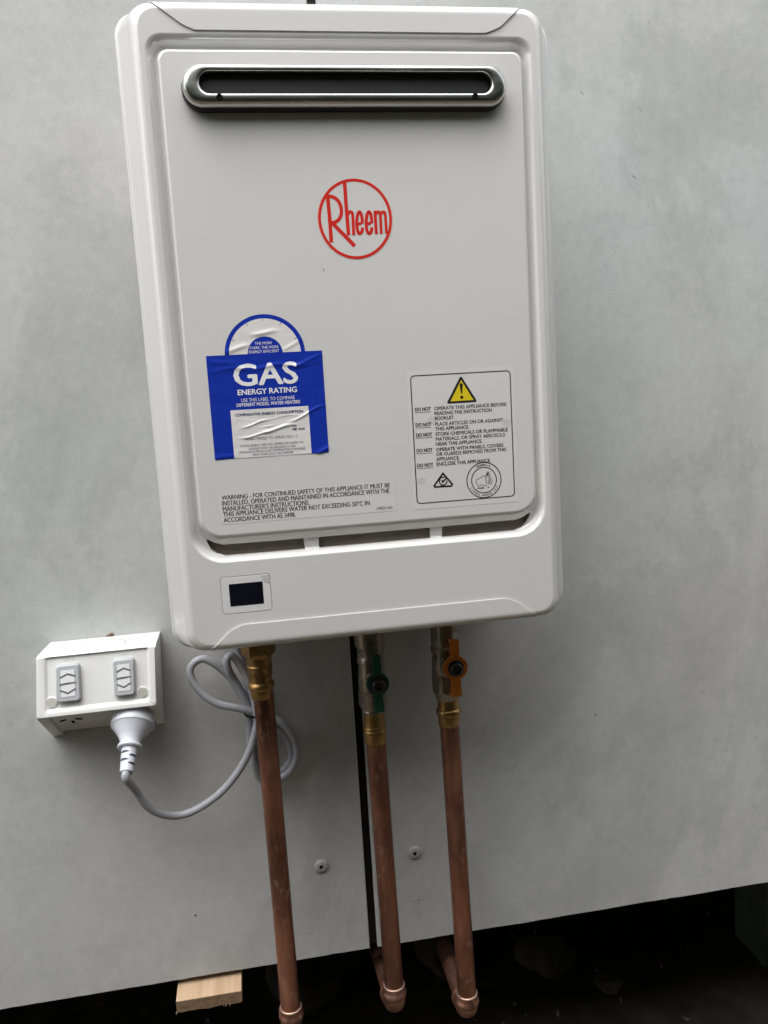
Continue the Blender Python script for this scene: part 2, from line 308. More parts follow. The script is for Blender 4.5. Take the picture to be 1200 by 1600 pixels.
M = dict(
    wall=wall_mat(),
    edge=mat('cut_sheet_edge', (.47, .47, .45), .85, amt=.15, scale=120, bump=.4),
    enamel=mat('cream_white_enamel', (.695, .688, .668), .26, amt=.015, scale=12, bump=.02, bscale=900, spec=.6, coat=1.0),
    steel=mat('brushed_steel', (.62, .62, .59), .24, 1.0, amt=.08, scale=60, stretch=(.2, 3, 3), rvar=.05),
    blackrub=mat('black_rubber', (.012, .012, .013), .5, amt=.2),
    black=mat('black_duct', (.004, .0045, .0055), .9, amt=.2, spec=.1),
    baffle=mat('dark_brown_metal', (.42, .36, .31), .5, .3, amt=.15, scale=20),
    plast=mat('white_plastic', (.78, .79, .77), .35, amt=.012, scale=20, bump=.02, bscale=1500),
    panelw=mat('display_surround', (.68, .68, .67), .35, amt=.01),
    film=mat('peeling_film', (.55, .54, .52), .25, amt=.05),
    screen=mat('dark_screen', (.006, .006, .012), .12, amt=.1),
    swgrey=mat('switch_grey', (.46, .47, .495), .4, amt=.02),
    swwhite=mat('switch_white', (.78, .79, .80), .4, amt=.01),
    swshade=mat('groove_shade', (.10, .105, .115), .6, amt=.05),
    capgrey=mat('screw_cap', (.50, .49, .44), .5, amt=.05),
    cable=mat('grey_flex', (.35, .36, .395), .38, amt=.04, scale=40, bump=.03, bscale=800),
    plug=mat('grey_white_plug', (.62, .64, .70), .35, amt=.02),
    slit=mat('strain_slit', (.05, .055, .08), .6, amt=.1),
    copper=mat('aged_copper', (.23, .085, .050), .45, .6, amt=.38, scale=26, stretch=(1, 1, .35), bump=.08, bscale=220, rvar=.14),
    copperb=mat('pinkish_copper', (.42, .20, .14), .45, .6, amt=.40, scale=70, bump=.25, bscale=300, rvar=.14),
    solder=mat('solder_ring', (.50, .34, .27), .4, .7, amt=.15, scale=90),
    brass=mat('brass', (.40, .245, .095), .36, .9, amt=.32, scale=70, rvar=.1),
    nickel=mat('dull_nickel', (.34, .30, .255), .33, .9, amt=.18, scale=60, rvar=.1),
    green=mat('green_enamel', (.010, .085, .050), .4, amt=.15),
    orange=mat('orange_enamel', (.62, .175, .018), .4, amt=.15),
    nut=mat('dark_nut', (.10, .10, .11), .35, .8, amt=.15),
    tag=mat('white_tag', (.55, .52, .50), .5, amt=.15, scale=200),
    red=mat('red_print', (.60, .020, .012), .5, amt=.03, spec=.2),
    halo=mat('pale_red_print', (.75, .42, .36), .4, amt=.03),
    blue=mat('blue_print', (.010, .034, .36), .26, amt=.05, scale=80, bump=.05, bscale=300),
    paper=mat('white_print', (.74, .72, .70), .32, amt=.03, scale=80, bump=.06, bscale=260),
    ink=mat('black_ink', (.012, .012, .014), .5, amt=.05),
    navy=mat('navy_ink', (.03, .04, .12), .5, amt=.05),
    whiteink=mat('white_ink', (.80, .80, .80), .35, amt=.02),
    yellow=mat('yellow_print', (.72, .55, .015), .4, amt=.03),
    label=mat('clear_label', (.665, .648, .635), .42, amt=.012, scale=60),
    blotch=mat('grey_blotch', (.575, .56, .55), .45, amt=.04, scale=200),
    rivet=mat('grey_rivet', (.36, .36, .35), .55, amt=.08, scale=300, bump=.1),
    dark=mat('dark_membrane', (.010, .010, .011), .7, amt=.2),
    pencil=mat('pencil_line', (.22, .22, .22), .7, amt=.2, scale=500),
    sealant=mat('brown_sealant', (.16, .085, .05), .8, amt=.4, scale=300),
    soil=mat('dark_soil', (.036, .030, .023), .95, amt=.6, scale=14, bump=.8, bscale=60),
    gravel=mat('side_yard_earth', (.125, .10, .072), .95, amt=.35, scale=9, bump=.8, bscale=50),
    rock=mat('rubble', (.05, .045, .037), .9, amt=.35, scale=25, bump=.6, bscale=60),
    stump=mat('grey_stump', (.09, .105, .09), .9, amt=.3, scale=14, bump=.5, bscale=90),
    joist=mat('dark_timber', (.07, .05, .035), .85, amt=.35, scale=10, stretch=(1, 12, 12)),
    leaf=mat('dark_leaf', (.035, .060, .022), .5, amt=.5, scale=4),
    scuff=mat('grey_scuff', (.27, .27, .27), .8, amt=.3, scale=900),
    onshade=mat('emboss_shade', (.66, .67, .65), .4, amt=.02),
    litter=mat('dry_litter', (.14, .10, .065), .9, amt=.7, scale=40),
    timber=None,
)
def timber_mat():
    m, t, b = nodes('fresh_pine'); N = t.nodes; L = t.links
    tc = N.new('ShaderNodeTexCoord'); mp = N.new('ShaderNodeMapping'); mp.inputs['Scale'].default_value = (90, 7, 30); L.new(tc.outputs['Object'], mp.inputs[0])
    n = N.new('ShaderNodeTexNoise'); n.inputs['Scale'].default_value = 1.0; n.inputs['Detail'].default_value = 5; L.new(mp.outputs[0], n.inputs['Vector'])
    r = N.new('ShaderNodeValToRGB'); r.color_ramp.elements[0].position = .3; r.color_ramp.elements[1].position = .75
    r.color_ramp.elements[0].color = (.46, .31, .19, 1); r.color_ramp.elements[1].color = (.64, .48, .33, 1)
    L.new(n.outputs[0], r.inputs[0]); L.new(r.outputs[0], b.inputs['Base Color']); b.inputs['Roughness'].default_value = .75
    bp = N.new('ShaderNodeBump'); bp.inputs['Strength'].default_value = .4; bp.inputs['Distance'].default_value = .001
    L.new(n.outputs[0], bp.inputs['Height']); L.new(bp.outputs[0], b.inputs['Normal'])
    return m
M['timber'] = timber_mat()
def copper_mat(name, dark, mid, lite, streak, rough):
    m, t, b = nodes(name); N = t.nodes; L = t.links
    tc = N.new('ShaderNodeTexCoord')
    def nz(scale, st, det=7, ro=.65):
        mp = N.new('ShaderNodeMapping'); mp.inputs['Scale'].default_value = st; L.new(tc.outputs['Object'], mp.inputs[0])
        n = N.new('ShaderNodeTexNoise'); n.inputs['Scale'].default_value = scale; n.inputs['Detail'].default_value = det; n.inputs['Roughness'].default_value = ro
        L.new(mp.outputs[0], n.inputs['Vector']); return n.outputs[0]
    def ramp(src, *st):
        r = N.new('ShaderNodeValToRGB'); e = r.color_ramp.elements
        while len(e) < len(st): e.new(.5)
        for q, (p, c) in zip(e, st): q.position = p; q.color = (*c, 1)
        L.new(src, r.inputs[0]); return r.outputs[0]
    a = nz(30, streak)
    c = ramp(a, (.30, dark), (.50, mid), (.68, lite))
    x = N.new('ShaderNodeMix'); x.data_type = 'RGBA'; x.blend_type = 'MULTIPLY'; x.inputs[0].default_value = 1
    L.new(c, x.inputs[6]); L.new(ramp(nz(11, (1, 1, .6), 5), (.38, (.52, .50, .50)), (.60, (1.18, 1.12, 1.08))), x.inputs[7])
    s = N.new('ShaderNodeMix'); s.data_type = 'RGBA'; s.blend_type = 'MIX'
    L.new(ramp(nz(120, (1, 1, .45), 3, .5), (.61, (0, 0, 0)), (.70, (.6, .6, .6))), s.inputs[0])
    L.new(x.outputs[2], s.inputs[6]); s.inputs[7].default_value = (.42, .27, .20, 1)
    L.new(s.outputs[2], b.inputs['Base Color']); b.inputs['Metallic'].default_value = .78
    mr = N.new('ShaderNodeMapRange'); mr.inputs[1].default_value = .3; mr.inputs[2].default_value = .7; mr.inputs[3].default_value = rough-.1; mr.inputs[4].default_value = rough+.14
    L.new(nz(60, streak), mr.inputs[0]); L.new(mr.outputs[0], b.inputs['Roughness'])
    bp = N.new('ShaderNodeBump'); bp.inputs['Strength'].default_value = .12; bp.inputs['Distance'].default_value = .001
    L.new(nz(250, (1, 1, .5)), bp.inputs['Height']); L.new(bp.outputs[0], b.inputs['Normal'])
    return m
M['copper'] = copper_mat('aged_copper_tube', (.15, .074, .050), (.31, .142, .092), (.46, .24, .16), (1, 1, .16), .36)
M['copperb'] = copper_mat('heated_copper', (.17, .085, .060), (.36, .185, .130), (.56, .34, .26), (1, 1, 1), .42)
M['sawn'] = mat('sawn_end', (.19, .12, .07), .9, amt=.35, scale=120, bump=.8, bscale=350, stretch=(1, 1, 3))

# ================================================================== SETTING
def ground():
    xs = [-40, -12, -5, -3] + [-3+6*i/60 for i in range(1, 60)] + [3, 5, 12, 40]
    ys = [-40, -12, -6, -4] + [-4+7*i/60 for i in range(1, 60)] + [3, 5, 12, 40]
    V = []; Fc = []
    for y in ys:
        for x in xs:
            h = 0.05 + .035*mnoise.noise(Vector((x*2.1, y*2.1, 0))) + .015*mnoise.noise(Vector((x*9, y*9, 3)))
            h += .0
            V.append((x, y, h))
    n = len(xs)
    for j in range(len(ys)-1):
        for i in range(n-1): Fc.append((j*n+i, j*n+i+1, (j+1)*n+i+1, (j+1)*n+i))
    me = bpy.data.meshes.new('ground'); me.from_pydata(V, [], Fc)
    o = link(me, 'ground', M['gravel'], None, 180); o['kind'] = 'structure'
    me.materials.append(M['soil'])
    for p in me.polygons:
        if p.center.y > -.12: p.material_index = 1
ground()
mb = MB(); mb.box(-3, 3, .06, 4.5, .43, .55); o = mb.build('subfloor', M['joist']); o['kind'] = 'structure'
mb = MB(); mb.box(-3, 3, 4.5, 4.6, -.2, .55); mb.box(-3.1, -3, .06, 4.6, -.2, .55); mb.box(3, 3.1, .06, 4.6, -.2, .55)
o = mb.build('foundation', M['joist']); o['kind'] = 'structure'

wall = thing('cement_wall', 'pale grey fibre cement sheet wall with a dark vertical gap behind the water heater', 'wall', (0, 0, .4))
def panel(x0, x1, seed, z0=.4, z1=2.75, th=.0075, left_wave=True):
    """sheet with a slightly ragged lower cut edge and eased arrises"""
    rnd = random.Random(seed); n = 220 if x1-x0 < 1.4 else 60
    e = .0009; rows = []
    bot = []
    for i in range(n+1):
        x = x0+(x1-x0)*i/n
        z = z0 + .0010*mnoise.noise(Vector((x*14, seed, 0))) + .0006*mnoise.noise(Vector((x*90, seed, 2)))
        bot.append((x, z))
    fr = [(min(max(x, x0+e), x1-e), 0, z+e) for x, z in bot]; mid = [(x, e, z) for x, z in bot]; bk = [(x, th, z) for x, z in bot]
    frt = [(min(max(x, x0+e), x1-e), 0, z1) for x, z in bot]; midt = [(x, e, z1) for x, z in bot]; bkt = [(x, th, z1) for x, z in bot]
    V = frt+fr+mid+bk+bkt; k = n+1; Fc = []
    for r in range(4):
        for i in range(n): Fc.append((r*k+i, r*k+i+1, (r+1)*k+i+1, (r+1)*k+i))
    # side arrises
    b = len(V); V += [midt[0], midt[-1]]
    Fc += [(0, k, 2*k, b), (b, 2*k, 3*k, 4*k), (n, b+1, 2*k+n, k+n), (b+1, 4*k+n, 3*k+n, 2*k+n)]
    return mk('panel', V, Fc, M['wall'], wall, 30)
pL = panel(-1.208, -.0083, 1); pR = panel(.0008, 1.2, 2)
panel(-2.42, -1.214, 3); panel(1.206, 2.41, 4)
mb = MB(); mb.box(-2.42, 2.41, .012, .04, .398, 2.74); mb.build('backing_membrane', M['dark'], wall)
for x, z in ((-.0564, .5089), (.0495, .5084)):
    mb = MB(); mb.lathe((x, .002, z), (0, -1, 0), [(0, .0079), (.0028, .0078), (.0042, .0070), (.0050, .0050), (.0053, .0026), (.0046, .0021), (.0030, .0018)], 28)
    r = mb.build('rivet', M['rivet'], wall, 50)
    mb = MB(); mb.lathe((x-.0004, -.0012, z-.0002), (0, -1, 0), [(0, .0017), (.0019, .0017)], 14); mb.build('rivet_pin', M['black'], r)
for x, z, rr in ((-.19658, .47349, .0013), (.26885, .64385, .0011)):
    mb = MB(); mb.lathe((x, .001, z), (0, -1, 0), [(0, rr), (.0013, rr*.9), (.0017, rr*.5)], 12); mb.build('nail', M['nut'], wall, 60)
mb = MB()
for P in ([(.0438, .4497), (.051, .4493), (.0585, .4496)], [(.0508, .4545), (.0506, .449), (.0509, .4415)], [(.0500, .4350), (.0512, .4290)]):
    V, Fc = ribbon(P, .0006); flat(mb, V, Fc, lambda x, z: 0, .0003)
mb.build('pencil_mark', M['pencil'], wall)
rs = random.Random(4)
SCUFFS = [(.2693, 1.3204, .0016), (.3335, 1.3045, .0018), (.3455, 1.3893, .0014), (.3243, 1.2372, .0020), (.4027, .6586, .0022), (.3033, 1.1603, .0011), (.2537, 1.1912, .0009)]
for x, z, l in SCUFFS:
    P = [(x, z)]; a = rs.uniform(.9, 2.0)
    for k in range(3): P.append((P[-1][0]+l*math.cos(a), P[-1][1]-l*math.sin(a))); a += rs.uniform(-.6, .6)
    V, Fc = ribbon(P, .0006); mb = MB(); flat(mb, V, Fc, lambda x, z: 0, .0003); mb.build('scuff', M['scuff'], wall)
mb = MB(); tube(mb, [(-.258, .0005, .7938), (-.2545, -.0005, .7946), (-.2515, -.0006, .7958), (-.2495, .0006, .7942)], [.0004, .0010, .0015, .0005], 8)
mb.build('sealant_smear', M['sealant'], wall, 180)

# ------------------------------------------------------------------ hedge across the yard (it shows in the steel outlet)
def hedge():
    rnd = random.Random(3); V = []; Fc = []
    for _ in range(9000):
        x = rnd.uniform(-2.6, 6); d = rnd.random()
        top = 1.97 + .10*mnoise.noise(Vector((x*1.3, 0, 5)))
        z = rnd.uniform(0, 1)**.85*top; y = -1.20 - .35*d + .08*mnoise.noise(Vector((x*2, z*2, 0)))
        c = Vector((x, y, z)); a = Vector((rnd.uniform(-1, 1), rnd.uniform(-1, 1), rnd.uniform(-1, 1))).normalized()
        b = a.orthogonal().normalized(); s = rnd.uniform(.05, .11); k = len(V)
        V += [c-a*s, c+b*s*.5, c+a*s, c-b*s*.5]; Fc.append((k, k+1, k+2, k+3))
    b = len(V); x0, x1, y0, y1, z0, z1 = -2.5, 6, -1.7, -1.3, 0, 1.92
    V += [(x0,y0,z0),(x1,y0,z0),(x1,y1,z0),(x0,y1,z0),(x0,y0,z1),(x1,y0,z1),(x1,y1,z1),(x0,y1,z1)]
    Fc += [tuple(i+b for i in f) for f in ((0,3,2,1),(4,5,6,7),(0,1,5,4),(1,2,6,5),(2,3,7,6),(3,0,4,7))]
    o = mk('hedge', V, Fc, M['leaf'], fix=False)
    o['label'] = 'dark green hedge across the yard, mirrored dimly in the steel flue ring'; o['category'] = 'hedge'
hedge()

# ================================================================== WATER HEATER
H = thing('water_heater', 'cream white wall mounted gas water heater with steel flue slot and red round logo', 'water heater', (0, 0, .8165))
X, ZT, ZB, YR = .175, 1.3235, .8165, -.15
def cover():
    R = []
    def ring(ix, iz, y, r): R.append(rring(-X+ix, X-ix, ZB+iz, ZT-iz, r, r, YR+y))
    def ring2(x, z0, z1, rt, rb, y): R.append(rring(-x, x, z0, z1, rt, rb, YR+y))
    ring(.0215, .0075, -.0202, .010)                       # inner back of the shell
    ring(.0165, .0040, -.0185, .012)
    ring(.0022, .0022, -.0005, .016)
    ring(.0018, .0020, .0060, .016)
    ring(0, 0, .0060, .018)
    ring(0, 0, -.0020, .018)
    ring(.0003, .0002, -.0029, .018)
    ring(.0010, .0006, -.0035, .0178)
    ring(.0019, .0009, -.0036, .0174)
    ring(.0026, .0011, -.0041, .0170)
    ring(.0032, .0012, -.0053, .0168)
    ring(.0116, .0018, -.0205, .0155)
    ring(.0122, .0020, -.0216, .0154)
    ring(.0133, .0026, -.0241, .0151)
    ring(.0149, .0036, -.0266, .0147)
    ring(.0168, .0052, -.0285, .0142)
    ring(.0188, .0070, -.0296, .0135)
    ring(.0204, .0086, -.0300, .013)
    ring(.0214, .0096, -.0300, .0125)
    ring2(.1512, .8925, 1.2978, .012, .027, -.0300)        # flat land of the front
    ring2(.1505, .8932, 1.2970, .012, .026, -.0298)
    ring2(.1494, .8945, 1.2955, .0115, .025, -.0288)
    ring2(.1480, .8960, 1.2936, .011, .024, -.0268)
    ring2(.1472, .8968, 1.2922, .0105, .0235, -.0246)
    ring2(.1466, .8975, 1.2912, .010, .023, -.0234)
    ring2(.1459, .8983, 1.2904, .010, .0225, -.0230)       # channel floor
    ring2(.1448, .9058, 1.2890, .0095, .019, -.0230)       # panel foot
    ring2(.1443, .9066, 1.2884, .009, .019, -.0234)
    ring2(.1436, .9085, 1.2877, .0085, .0185, -.0248)
    ring2(.1428, .9118, 1.2870, .008, .018, -.0276)
    ring2(.1422, .9135, 1.2864, .0075, .0175, -.0291)
    ring2(.1414, .9148, 1.2857, .007, .017, -.0298)
    ring2(.1404, .9158, 1.2848, .0065, .0165, -.0300)
    ring2(.1394, .9170, 1.2838, .006, .016, -.0300)
    mb = MB(); mb.loft(R)
    o = mb.build('cover', M['enamel'], H)
    # cutters
    cut = MB()
    end = [(.0587, .8971), (.124, .8973), (.131, .8998), (.1358, .9040), (.1382, .9095), (.1388, .9125), (.1365, .9116), (.131, .9086), (.125, .9068), (.0597, .9063)]
    def soft(P):   # round the square corners
        return P
    cut.prism([(-x, z) for x, z in end][::-1], -.19, -.1695)
    cut.prism(end, -.19, -.1695)
    cut.prism([(-.0470, .8985), (-.0462, .8971), (.0480, .8971), (.0488, .8980), (.0488, .9054), (.0480, .9063), (-.0462, .9063), (-.0470, .9054)], -.19, -.1695)
    cut.prism([(p[0], p[1]) for p in rrect2(-.1306, -.0895, .8492, .8808, .0028, 5)], -.1792, -.20)
    cut.v = cut.v; a = MB(); a.loft([stadium(0, 1.2577, .1128, .0083, -.20), stadium(0, 1.2577, .1128, .0083, -.165)])
    cut.add(a.v, a.f)
    c = cut.build('cutter', None)
    md = o.modifiers.new('b', 'BOOLEAN'); md.operation = 'DIFFERENCE'; md.solver = 'EXACT'; md.object = c; md.use_self = True
    bpy.context.view_layer.update()
    me = bpy.data.meshes.new_from_object(o.evaluated_get(bpy.context.evaluated_depsgraph_get()))
    o.modifiers.clear(); old = o.data; o.data = me; bpy.data.meshes.remove(old)
    bpy.data.objects.remove(c, do_unlink=True)
    me.set_sharp_from_angle(angle=math.radians(38))
    for p in me.polygons: p.use_smooth = abs(p.normal.y) < .99995
    return o
cov = cover()
mb = MB(); mb.box(-.159, .159, -.158, -.002, .828, 1.313); mb.build('case_body', M['enamel'], H, 40, bevel=.004)
mb = MB(); mb.box(-.142, .142, -.1668, -.1648, .886, .925); mb.build('inner_baffle', M['baffle'], H)

def prof_y(dz):
    """depth of the front skin at dz below the top edge of the cover"""
    T = [(.0018, -.0205), (.0020, -.0216), (.0026, -.0241), (.0036, -.0266), (.0052, -.0285), (.0070, -.0296), (.0086, -.0300), (.2, -.0300)]
    if dz <= T[0][0]: return YR+T[0][1]
    for (a, ya), (b, yb) in zip(T, T[1:]):
        if dz <= b: return YR + ya+(yb-ya)*(dz-a)/(b-a)
def trim(seam, top):
    """pressed cap along the top or bottom edge: a low proud plate that follows the rolled edge"""
    t = .0016; sgn = 1 if top else -1; edge = ZT if top else ZB
    P = [Vector((a, 0, b)) for a, b in seam]
    cl = catmull([P[1].lerp(P[2], -.0), P[2]], 1)
    # fillet the two inner corners
    def fillet(a, b, c, n=6):
        return [a.lerp(b, .5).lerp(b, k/n).lerp(b.lerp(c, k/n*.5), 0) if False else ((1-k/n)**2)*a + 2*(1-k/n)*(k/n)*b + ((k/n)**2)*c for k in range(n+1)]
    a0, a1, a2, b2, b1, b0 = P
    left = [a0] + fillet(a1.lerp(a0, .12), a1.lerp(a2, .25), a2); right = [b0] + fillet(b1.lerp(b0, .12), b1.lerp(b2, .25), b2)
    def x_at(path, dz):
        for p, q in zip(path, path[1:]):
            dp, dq = abs(edge-p.z), abs(edge-q.z)
            if dp <= dz <= dq or dq <= dz <= dp:
                return p.x + (q.x-p.x)*(dz-dp)/(dq-dp) if dq != dp else p.x
        if dz < abs(edge-path[0].z):
            p, q = path[0], path[1]; dp, dq = abs(edge-p.z), abs(edge-q.z)
            return p.x + (q.x-p.x)*(dz-dp)/(dq-dp)
        return path[-1].x
    dmax = max(abs(edge-a2.z), abs(edge-b2.z))
    ds = sorted(set([.0020, .0026, .0032, .0041, .0050, .0061, .0072, .0082, .0092, .011, .013, .015, .017] + [dmax - .006*(1-k/8)**1.0*1.0 for k in range(9)]))
    ds = [d for d in ds if d <= dmax+1e-9]
    V = []; Fc = []; m = 24
    for d in ds:
        xl, xr = x_at(left, min(d, abs(edge-a2.z))), x_at(right, min(d, abs(edge-b2.z))); y = prof_y(d)-t*.75
        z = edge - sgn*d
        if d < .0086: z += sgn*t*.45*(1-d/.0086)
        for i in range(m+1): V.append((xl+(xr-xl)*i/m, y, z))
    n = m+1
    for j in range(len(ds)-1):
        for i in range(m): Fc.append((j*n+i, j*n+i+1, (j+1)*n+i+1, (j+1)*n+i))
    # skirt down into the cover
    loop = [j*n for j in range(len(ds))] + [(len(ds)-1)*n+i for i in range(1, n)] + [j*n+m for j in range(len(ds)-2, -1, -1)]
    cx = sum(v[0] for v in V)/len(V); b = len(V)
    for i in loop:
        x, y, z = V[i]; V.append((x, y+t*1.6, z))
    for k in range(len(loop)-1): Fc.append((loop[k], loop[k+1], b+k+1, b+k))
    return mk('trim_panel', V, Fc, M['enamel'], H, 35)
trim([(-.1407, 1.3171), (-.1211, 1.3026), (-.1136, 1.3000), (.1127, 1.2998), (.1239, 1.3033), (.1393, 1.3169)], True)
trim([(-.1428, .8200), (-.1235, .8372), (-.1148, .8394), (.1102, .8397), (.1205, .8364), (.1376, .8222)], False)

# flue outlet -------------------------------------------------------
mb = MB()
cz = 1.2560
mb.loft([stadium(-.0005, cz, .1262, .0152, -.1797), stadium(-.0005, cz, .1262, .0152, -.1862), stadium(-.0005, cz, .1252, .0142, -.1872)], cap0=False)
gk = mb.build('gasket', M['blackrub'], H, 40)
mb = MB()
prof = [(.1256, .0146, -.1868), (.1257, .0147, -.1885), (.1252, .0143, -.1908), (.1240, .0135, -.1925), (.1222, .0124, -.1936), (.1200, .0113, -.1940), (.1152, .0092, -.1940), (.1136, .0084, -.1938), (.1128, .0080, -.1930), (.1126, .0079, -.1890), (.1126, .0079, -.1700)]
czs = [1.2565, 1.2567, 1.2570, 1.2574, 1.2578, 1.2580, 1.2582, 1.2582, 1.2582, 1.2582, 1.2582]
mb.loft([stadium(-.0003, c, hx, r, y) for (hx, r, y), c in zip(prof, czs)], cap0=False, cap1=False)
fl = mb.build('flue_ring', M['steel'], H, 60)
mb = MB(); mb.loft([stadium(-.0003, 1.2582, .1122, .0076, -.1885), stadium(-.0003, 1.2582, .1122, .0076, -.166)], cap0=False); mb.build('flue_duct', M['black'], H, 40)
for x, z in ((-.0990, 1.2474), (.0984, 1.2476)):
    mb = MB(); mb.lathe((x, -.1928, z), (0, -1, 0), [(0, .0025), (.0014, .0025), (.0019, .0021), (.0014, .0013)], 16); mb.build('screw_hole', M['black'], fl, 40)  # black disc paints the dark of the recessed hole

# display -----------------------------------------------------------
def y0(x, z): return -.18
mb = MB(); mb.loft([[(x, -.1790, z) for x, z in rrect2(-.1301, -.0900, .8497, .8803, .0026, 6)], [(x, -.1798, z) for x, z in rrect2(-.1300, -.0901, .8498, .8802, .0025, 6)], [(x, -.17995, z) for x, z in rrect2(-.1298, -.0903, .8500, .8800, .0024, 6)]])
dp = mb.build('display_panel', M['panelw'], H, 50)
mb = MB(); mb.loft([[(x, -.1798, z) for x, z in rrect2(-.1238, -.0963, .8558, .8745, .0005, 3)], [(x, -.1801, z) for x, z in rrect2(-.1238, -.0963, .8558, .8745, .0005, 3)]]); mb.build('screen', M['screen'], dp)
P = [(-.0965, .8796), (-.0906, .8796), (-.0906, .8738)] + [(-.0965+.0059*math.sin(a), .8738+.0058-.0058*math.cos(a)) for a in [math.radians(d) for d in (72, 54, 36, 18, 0)]]
P = [(-.0967, .8797), (-.0905, .8797), (-.0905, .8732), (-.0925, .8734), (-.0945, .8744), (-.0959, .8762), (-.0965, .8780)]
mb = MB(); mb.prism(P, -.1802, -.17998); mb.build('peeling_film', M['film'], dp)

# round logo --------------------------------------------------------
lg = MB(); k = 0
cx, czl, rx = -.0004, 1.1604, .0293
circ = [(cx+(rx-.0008)*math.cos(math.radians(a)), czl+(rx+.0004)*math.sin(math.radians(a))) for a in range(0, 360, 4)]
V, Fc = ribbon(circ, .0022, True); flat(lg, V, Fc, y0, .00022)
for i, (wd, P) in enumerate(LOGO):
    if len(P) > 5: P = [(p[0], p[1]) for p in catmull([(a, b, 0) for a, b in P], 3)]
    V, Fc = ribbon(P, wd*1.12); flat(lg, V, Fc, y0, .00024 + i*.00001)
mb = MB(); n = 72
mb.loft([[(cx+r*math.cos(2*math.pi*i/n), y, czl+(r+.0008)*math.sin(2*math.pi*i/n)) for i in range(n)] for r, y in ((.0300, -.1799), (.0300, -.1801))])
lb = mb.build('logo_sticker', M['enamel'], H, label='round clear sticker with red lettering inside a red ring')
V, Fc = ribbon([(cx+.0298*math.cos(math.radians(a)), czl+.0306*math.sin(math.radians(a))) for a in range(0, 360, 4)], .0008, True)
mb = MB(); flat(mb, V, Fc, y0, .00016); mb.build('pale_rim', M['halo'], lb, fix=False)
lg.build('red_lettering', M['red'], lb, fix=False)

# energy rating sticker ---------------------------------------------
def crumple(x, z):
    h = 0.00012
    def ridge(x0, z0, sl, L, wd, A):
        u = x-x0; v = z-z0-sl*u - .0012*math.sin(u*170)
        return A*math.exp(-(v/wd)**2)*math.exp(-(u/L)**4)
    h += ridge(-.080, 1.0485, .03, .040, .0016, .00050) + ridge(-.047, 1.0515, .25, .012, .0014, .0005)
    h += ridge(-.112, 1.0530, -.30, .013, .0020, .0004)
    h += ridge(-.079, 1.0752, .0, .010, .0015, .0006) + ridge(-.103, 1.0635, .12, .010, .0016, .0007) + ridge(-.055, 1.0660, .35, .009, .0012, .0005)
    h += ridge(-.092, 1.0040, .16, .010, .0007, .0006) + ridge(-.074, .9992, .10, .012, .0011, .0009) + ridge(-.092, .9948, .06, .012, .0008, .0006) + ridge(-.082, 1.0012, -.05, .006, .0006, .0003)
    h += ridge(-.050, 1.0095, .35, .014, .0009, .0007) + ridge(-.075, 1.0075, .05, .022, .0006, .0002) + ridge(-.036, .9800, .30, .010, .0018, .0008)
    h += ridge(-.120, .9790, -.1, .010, .0016, .0005)
    h += .00010*mnoise.noise(Vector((x*90, z*220, 1))) + .00014*mnoise.noise(Vector((x*35, z*60, 4)))
    return -.18 - max(h, 0.00002)
def gridrect(mb, x0, x1, z0, z1, nx, nz, dy):
    V = [(x0+(x1-x0)*i/nx, 0, z0+(z1-z0)*j/nz) for j in range(nz+1) for i in range(nx+1)]
    V = [(x, crumple(x, z)-dy, z) for x, _, z in V]; n = nx+1
    mb.add(V, [(j*n+i, j*n+i+1, (j+1)*n+i+1, (j+1)*n+i) for j in range(nz) for i in range(nx)])
def sector(mb, c, r0, r1, zc, nr, na, dy, rz=1.0):
    V = []
    for i in range(na+1):
        a = math.pi*i/na
        for k in range(nr+1):
            r = r0+(r1-r0)*k/nr; x = c[0]+r*math.cos(a); z = max(c[1]+r*rz*math.sin(a), zc); V.append((x, crumple(x, z)-dy, z))
    n = nr+1; mb.add(V, [(i*n+k, i*n+k+1, (i+1)*n+k+1, (i+1)*n+k) for i in range(na) for k in range(nr)])
mb = MB(); gridrect(mb, -.1260, -.0341, .9770, 1.0592, 92, 110, .0001)
DC = (-.0795, 1.0588); RZ = .97
sector(mb, DC, .0284, .0318, 1.0592, 4, 64, .0001, RZ); sector(mb, DC, .0, .0139, 1.0592, 14, 40, .0001, RZ)
es = mb.build('energy_sticker', M['blue'], H, 180, label='crumpled blue and white gas energy rating sticker', fix=False)
mb = MB(); gridrect(mb, -.1106, -.0483, .9771, 1.0156, 90, 80, .00016); mb.build('white_table', M['paper'], es, 180, fix=False)
mb = MB(); sector(mb, DC, .0139, .0284, 1.0592, 20, 70, .00012, RZ); mb.build('white_dial', M['paper'], es, 180, fix=False)
mb = MB()
for l in BLUE_W: put_text(mb, l[:5] + (min(l[5], 1.7),), crumple, .00024)
mb.build('white_lettering', M['whiteink'], es, fix=False)
mb = MB()
for l in BLUE_B: put_text(mb, l, crumple, .00026)
mb.build('navy_lettering', M['navy'], es, fix=False)
for a in (24, 60, 90, 118, 154):
    mb = MB(); a = math.radians(a); V, Fc = ribbon([(DC[0]+r*math.cos(a), DC[1]+r*RZ*math.sin(a)) for r in (.0262, .0286)], .0004); flat(mb, V, Fc, crumple, .0002); mb.build('dial_tick', M['navy'], es, fix=False)

